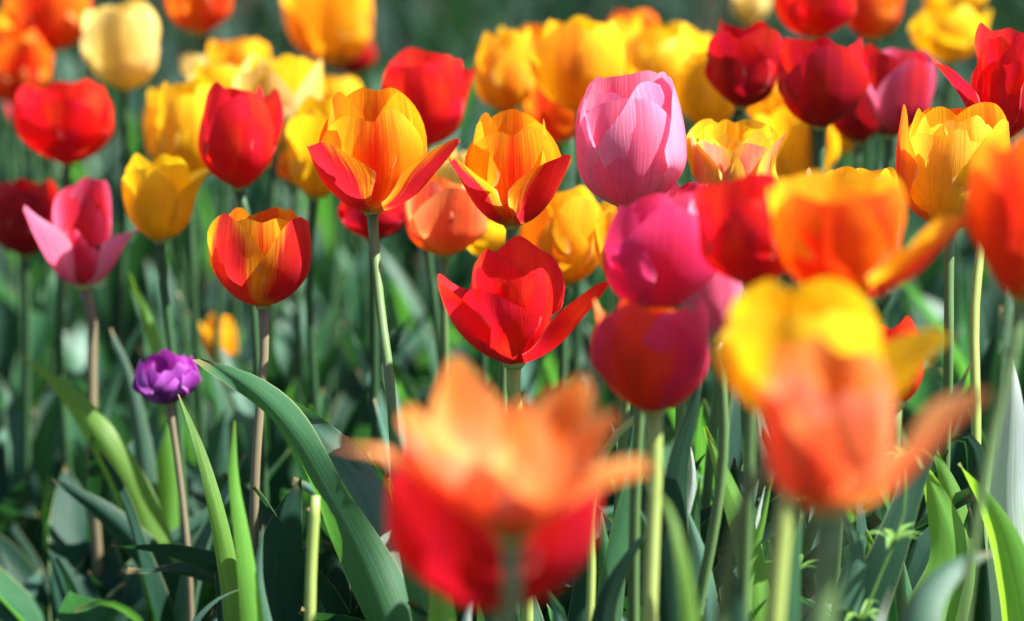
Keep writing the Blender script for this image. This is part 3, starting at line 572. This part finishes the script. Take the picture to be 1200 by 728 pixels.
shoot('wide dark leaves in the shade behind the cut stem', foot_at(350, 1.66), [  # shade on these blades is painted by their darkened leaf colour
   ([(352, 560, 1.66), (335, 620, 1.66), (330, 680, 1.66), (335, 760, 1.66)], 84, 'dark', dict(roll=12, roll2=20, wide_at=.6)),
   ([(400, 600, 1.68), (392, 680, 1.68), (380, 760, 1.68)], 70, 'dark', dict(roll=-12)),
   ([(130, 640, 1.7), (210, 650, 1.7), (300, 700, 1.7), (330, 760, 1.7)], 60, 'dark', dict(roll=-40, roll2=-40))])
shoot('leaf with pale edge rising right of the foreground peach tulip', foot_at(725, 1.5), [
   ([(742, 488, 1.50), (740, 560, 1.5), (730, 630, 1.5), (715, 740, 1.5)], 40, 'leaf', dict(roll=25, roll2=40, cup=1.0)),
   ([(768, 610, 1.42), (738, 650, 1.42), (712, 700, 1.42), (700, 760, 1.42)], 46, 'dark', dict(roll=-35, roll2=-20)),
   ([(705, 600, 1.55), (712, 680, 1.55), (720, 760, 1.55)], 40, 'leaf', dict(roll=10))])
shoot('blurred bright green leaf in front of the light stem', foot_at(820, 1.15), [
   ([(752, 560, 1.18), (782, 590, 1.17), (800, 650, 1.16), (812, 740, 1.16)], 34, 'fresh', dict(roll=20, roll2=30)),
   ([(845, 640, 1.12), (860, 690, 1.12), (868, 760, 1.12)], 60, 'dark', dict(roll=0))])
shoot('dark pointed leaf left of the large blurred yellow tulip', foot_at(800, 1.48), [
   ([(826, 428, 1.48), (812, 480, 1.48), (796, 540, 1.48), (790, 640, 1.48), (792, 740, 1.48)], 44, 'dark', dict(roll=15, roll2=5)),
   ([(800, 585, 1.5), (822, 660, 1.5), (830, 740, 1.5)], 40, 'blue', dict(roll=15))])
shoot('green leaf bending down behind the olive stem', foot_at(880, 1.52), [
   ([(826, 500, 1.52), (846, 550, 1.52), (868, 610, 1.52), (884, 665, 1.52), (890, 740, 1.52)], 46, 'fresh', dict(roll=-15, roll2=25, cup=.6)),
   ([(885, 560, 1.56), (880, 610, 1.54), (888, 660, 1.54), (884, 740, 1.54)], 40, 'blue', dict(roll=30, roll2=-60, wave=.3)),
   ([(905, 560, 1.5), (894, 610, 1.5), (876, 680, 1.5), (870, 760, 1.5)], 22, 'fresh', dict(roll=20)),
   ([(820, 560, 1.55), (812, 640, 1.55), (822, 740, 1.55)], 36, 'leaf', dict(roll=-20))])
shoot('bluish leaf right behind the peach tulip stem', foot_at(1000, 1.40), [
   ([(985, 595, 1.42), (1005, 640, 1.42), (1000, 700, 1.42), (985, 760, 1.42)], 46, 'blue', dict(roll=35, roll2=10)),
   ([(940, 600, 1.38), (930, 660, 1.38), (922, 740, 1.38)], 48, 'leaf', dict(roll=-10))])
shoot('long dark blade rising to the upper right beside the weed', foot_at(1010, 1.48), [
   ([(1140, 424, 1.48), (1112, 480, 1.48), (1080, 550, 1.48), (1048, 640, 1.47), (1010, 740, 1.47)], 50, 'dark', dict(roll=-10, roll2=25, cup=.7)),
   ([(1080, 540, 1.55), (1105, 600, 1.55), (1118, 650, 1.55), (1090, 740, 1.55)], 78, 'fresh', dict(roll=10, roll2=10, cup=.6)),
   ([(1040, 600, 1.58), (1050, 680, 1.58), (1060, 760, 1.58)], 60, 'leaf', dict(roll=10))])
shoot('sharp folded leaf with white edge at the right border', foot_at(1190, 1.50), [
   ([(1124, 543, 1.50), (1142, 575, 1.5), (1165, 630, 1.5), (1178, 690, 1.5), (1186, 760, 1.5)], 66, 'fresh', dict(roll=-42, roll2=-60, cup=1.2, cup_tip=1.0, wide_at=.6)),
   ([(1186, 420, 1.54), (1184, 500, 1.54), (1180, 580, 1.54), (1190, 700, 1.54)], 50, 'pale', dict(roll=-10, roll2=-20, wide_at=.7)),
   ([(1105, 520, 1.62), (1130, 512, 1.62), (1150, 560, 1.62), (1160, 680, 1.62)], 60, 'dark', dict(roll=-30))])
shoot('large blurred bluish leaf curling in the lower right corner', foot_at(1060, 1.22), [
   ([(1168, 648, 1.26), (1120, 662, 1.25), (1080, 700, 1.24), (1060, 770, 1.23)], 84, 'blue', dict(roll=-38, roll2=-50, wide_at=.5)),
   ([(1045, 690, 1.24), (1030, 730, 1.24), (1040, 780, 1.23)], 44, 'pale', dict(roll=-20))])
shoot('upright leaves behind the foreground peach tulip, left side', foot_at(530, 1.45), [
   ([(482, 628, 1.44), (512, 680, 1.44), (520, 750, 1.44)], 54, 'fresh', dict(roll=30)),
   ([(556, 690, 1.42), (548, 720, 1.42), (545, 760, 1.42)], 36, 'pale', dict(roll=10)),
   ([(640, 690, 1.45), (655, 720, 1.45), (650, 770, 1.45)], 60, 'blue', dict(roll=-20)),
   ([(690, 560, 1.6), (688, 650, 1.6), (680, 750, 1.6)], 40, 'dark', dict(roll=10))])
shoot('pair of sunlit pale leaves behind the olive stem of the yellow tulip', foot_at(840, 1.56), [  # sunlit look of the pale blades comes from their whitish sheen colour
   ([(806, 505, 1.56), (812, 560, 1.56), (806, 620, 1.56), (800, 720, 1.56)], 24, 'pale', dict(roll=10)),
   ([(896, 570, 1.55), (884, 620, 1.55), (892, 680, 1.55), (886, 750, 1.55)], 26, 'pale', dict(roll=30, roll2=-20, wave=.3)),
   ([(1000, 560, 1.56), (1010, 620, 1.56), (990, 700, 1.56), (985, 760, 1.56)], 30, 'blue', dict(roll=30))])
shoot('broad bright leaves standing behind the weed at lower right', foot_at(1100, 1.6), [
   ([(1092, 520, 1.6), (1118, 590, 1.6), (1122, 660, 1.6), (1100, 750, 1.6)], 56, 'fresh', dict(roll=0, cup=.6)),
   ([(1208, 560, 1.58), (1200, 640, 1.58), (1192, 750, 1.58)], 50, 'pale', dict(roll=10)),
   ([(1010, 610, 1.62), (1030, 680, 1.62), (1040, 750, 1.62)], 50, 'fresh', dict(roll=15))])
shoot('glossy blades between purple bloom and open pink tulip', foot_at(180, 1.95), [
   ([(130, 385, 1.98), (150, 440, 1.96), (165, 520, 1.95), (172, 600, 1.95)], 30, 'blue', dict(roll=-50)),
   ([(152, 320, 2.0), (178, 390, 2.0), (195, 480, 1.98)], 30, 'fresh', dict(roll=20))])

# cut and bent stems
def bare_stem(name, label, pts, wpx, mat, foot, cat='stem'):
    f = Vector((foot[0], foot[1], -0.01)); q = [P(*p) - f for p in pts][::-1]
    q = [Vector((0, 0, 0)), Vector((q[0].x*.5, q[0].y*.5, q[0].z*.5))] + q
    V, F = tube(spline(q, 30), lambda t: wpx*.5*.0003*pts[0][2]*(1.1-.1*t - (0.25 if t > .985 else 0)), 12)
    return tag(mesh_obj_at(name, V, F, STEM[mat], f), label, cat)
def mesh_obj_at(name, V, F, mat, f):
    o = mesh_obj(name, V, F, mat); o.location = f; return o
bare_stem('cut_stem', 'headless pale green stem snapped off at the lower left', [(370, 581, 1.45), (366, 640, 1.45), (363, 740, 1.45)], 13, 'light', foot_at(362, 1.45))
bare_stem('bent_stem', 'pale stem bent over to the right beside the peach tulip', [(745, 489, 1.48), (722, 510, 1.48), (703, 545, 1.48), (694, 600, 1.48), (693, 680, 1.48), (690, 750, 1.48)], 10, 'light', foot_at(690, 1.48))

# weed with whorled little leaves
def weed(label, pts, seed, spread=22):
    rng = random.Random(seed); base = P(*pts[-1]); f = Vector((base.x, base.y, -0.01))
    root = tag(empty('weed', f), label, 'weed'); q = spline([Vector((0, 0, 0))] + [P(*p)-f for p in pts][::-1], 26)
    V, F = tube(q, lambda t: .0016*(1.1-.7*t), 7); mesh_obj('stem', V, F, WEED, root)
    for t in (15, 19, 22, 25):
        c = q[t]
        for k in range(6):
            a = k*1.047 + rng.uniform(-.3, .3); L = .013*rng.uniform(.7, 1.2)*(1.3 if t == 19 else 1)
            path = [c, c + Vector((math.cos(a)*L*.6, math.sin(a)*L*.6, L*.35)), c + Vector((math.cos(a)*L*1.2, math.sin(a)*L*1.2, L*rng.uniform(-.1, .5)))]
            V, F, uv = leaf_mesh(path, .0022, side=lambda T: T.cross(Vector((0, 0, 1))).normalized(), n=8, m=5, cup=.5, wave=0, seed=k)
            mesh_obj('leaf', V, F, WEED, root, uv)
    return root
weed('thin weed with whorls of narrow leaves by the long dark blade', [(1062, 540, 1.42), (1058, 605, 1.42), (1035, 665, 1.42), (1005, 740, 1.42)], 1)
weed('feathery little weed behind the thick pale stem', [(938, 590, 1.5), (936, 640, 1.5), (930, 700, 1.5)], 2)

# ------------------------------------------------------------------ filling shoots behind: one of each kind, then copies
SH = 'leafy shoots filling the bed behind the blooms'
def make_fill(kind, seed):
    rng = random.Random(seed); root = tag(empty('tulip_shoot', (0, 0, 0)), 'x', 'tulip leaves', SH)
    n = {'tall': 4, 'broad': 4, 'low': 4}[kind]
    for k in range(n):
        az = k*6.283/n + rng.uniform(-.6, .6)
        L = {'tall': .30, 'broad': .25, 'low': .17}[kind]*rng.uniform(.75, 1.15)
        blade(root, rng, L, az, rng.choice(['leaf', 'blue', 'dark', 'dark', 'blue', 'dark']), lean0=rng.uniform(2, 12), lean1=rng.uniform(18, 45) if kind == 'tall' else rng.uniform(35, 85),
              W={'tall': .017, 'broad': .028, 'low': .021}[kind]*rng.uniform(.8, 1.2), base=(0.008*math.cos(az), .008*math.sin(az), 0), cup=1.3, cup_tip=.5, wave=.14, n=22, m=9)
    return root
LBL = {'tall': 'shoot of tall narrow upright green leaves behind the blooms', 'broad': 'shoot of broad arching green leaves behind the blooms', 'low': 'low shoot of short spreading leaves behind the blooms'}
protos = {k: [make_fill(k, 100 + 7*i + j) for i in range(4)] for j, k in enumerate(LBL)}
used = set(); rng = random.Random(5)
def place(kind, x, y, s=1.0):
    p = rng.choice(protos[kind])
    if p.name not in used: used.add(p.name); r = p
    else:
        r = p.copy(); C.objects.link(r)
        for ch in p.children:
            c = ch.copy(); C.objects.link(c); c.parent = r
    r.location = (x, y, -0.012); r.rotation_euler = (0, 0, rng.uniform(0, 6.28)); r.scale = (s, s, s); r['label'] = LBL[kind]
cnt = 0
for px, d, kind, sc_ in ((655, 1.62, 'broad', 1.15), (700, 1.50, 'tall', 1.0), (735, 1.66, 'broad', 1.2), (790, 1.58, 'broad', 1.1), (840, 1.66, 'tall', 1.05), (875, 1.45, 'low', 1.3), (905, 1.62, 'broad', 1.2), (950, 1.52, 'broad', 1.1),
        (985, 1.66, 'tall', 1.1), (1030, 1.56, 'broad', 1.2), (1075, 1.68, 'broad', 1.15), (1120, 1.58, 'broad', 1.2), (1165, 1.66, 'tall', 1.1), (1200, 1.54, 'broad', 1.15), (430, 1.68, 'broad', 1.1), (500, 1.62, 'broad', 1.15), (560, 1.60, 'broad', 1.1), (610, 1.66, 'tall', 1.0),
        (390, 1.75, 'broad', 1.0), (540, 1.75, 'tall', 1.0), (680, 1.78, 'broad', 1.1), (820, 1.78, 'broad', 1.1), (940, 1.76, 'tall', 1.1), (1100, 1.80, 'tall', 1.1), (20, 1.75, 'broad', .8), (160, 1.75, 'low', 1.1), (60, 1.9, 'broad', .8)):
    place(kind, (px-600)*.0003*d, d, sc_); cnt += 1
y = 1.62
while y < 4.6:
    hw = 0.2*y + 0.06; step = 0.075 + 0.02*y
    x = -hw + rng.uniform(0, step)
    while x < hw:
        left = x < -0.09*y
        kind = rng.choice(['low', 'low', 'broad'] if (left and y < 2.6) else ['tall', 'broad', 'low', 'tall'])
        if cnt < 285 and not (left and y < 3.0 and rng.random() < .62): place(kind, x + rng.uniform(-.02, .02), y + rng.uniform(-.03, .03), rng.uniform(.8, 1.15)); cnt += 1
        x += step*rng.uniform(.8, 1.25)
    y += step*0.85
for k, ps in protos.items():
    for p in ps:
        if p.name not in used:
            used.add(p.name); p.location = (rng.uniform(-.6, .6), rng.uniform(2.6, 4.2), -.012); p['label'] = LBL[k]

# uncountable low leaves of the bed
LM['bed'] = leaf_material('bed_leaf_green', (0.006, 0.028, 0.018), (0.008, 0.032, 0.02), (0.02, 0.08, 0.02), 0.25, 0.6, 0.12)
def carpet():
    rng = random.Random(9); V = []; F = []; U = []
    def add(x, y, L, W, lean):
        v, f, uv = arch_leaf(rng, L, rng.uniform(0, 6.28), lean0=5, lean1=lean, W=W, base=(x, y, -.01), cup=1.1, cup_tip=.5, wave=.1, n=9, m=5)
        o = len(V); V.extend(v); F.extend([tuple(i+o for i in q) for q in f]); U.extend(uv)
    for _ in range(2600):
        y = 1.35 + 8.6*rng.random()**1.35; hw = .24*y + .25; x = rng.uniform(-hw, hw)
        s = 1 if y < 4.6 else 1.35
        add(x, y, rng.uniform(.10, .2)*s, rng.uniform(.012, .02)*s, rng.uniform(25, 80))
    return mesh_obj('low_foliage', V, F, LM['bed'], None, U)
tag(carpet(), 'dense low green leaves covering the bed between the shoots', 'foliage', kind='stuff')

# dark shrubs beyond the path
def shrub(x, y, r, h, seed, label):
    rng = random.Random(seed); root = tag(empty('shrub', (x, y, 0)), label, 'shrub', 'dark shrubs beyond the path')
    V = []; F = []
    for _ in range(2600):
        th = rng.uniform(0, 6.28); ph = math.acos(rng.uniform(-.2, 1)); rr = rng.uniform(.55, 1.0)**.5*(1+.18*math.sin(3*th+seed)+.15*math.sin(5*ph+seed))
        c = Vector((math.cos(th)*math.sin(ph)*rr*r, math.sin(th)*math.sin(ph)*rr*r, .12 + h*.5 + math.cos(ph)*rr*h*.5))
        a = Vector((rng.gauss(0, 1), rng.gauss(0, 1), rng.gauss(0, 1))).normalized(); b = a.cross(Vector((rng.gauss(0, 1), rng.gauss(0, 1), rng.gauss(0, 1)))).normalized()
        l, w_ = rng.uniform(.05, .1), rng.uniform(.02, .04); o = len(V)
        V += [c - a*l, c + b*w_, c + a*l, c - b*w_]; F.append((o, o+1, o+2, o+3))
    mesh_obj('crown', V, F, SHRUB, root, smooth=False)
    V, F = tube([(0, 0, -.02), (.02, .01, h*.3), (0, .03, h*.7)], lambda t: .03*(1.2-t), 8); mesh_obj('trunk', V, F, STEM['brown'], root)
SHRUB = plain_material('shrub_green', (0.02, 0.06, 0.03), (0.05, 0.11, 0.05), 3, 0.6, 0.3, 0.2)
for i, (x, y, r, h) in enumerate(((-3.6, 14.2, .9, 1.3), (-2.1, 14.6, .95, 1.5), (-.5, 14.2, .9, 1.2), (1.0, 14.7, 1.0, 1.6), (2.6, 14.3, .9, 1.3), (4.1, 14.7, 1.0, 1.5))):
    shrub(x, y, r, h, i, 'dark leafy shrub standing beyond the gravel path')
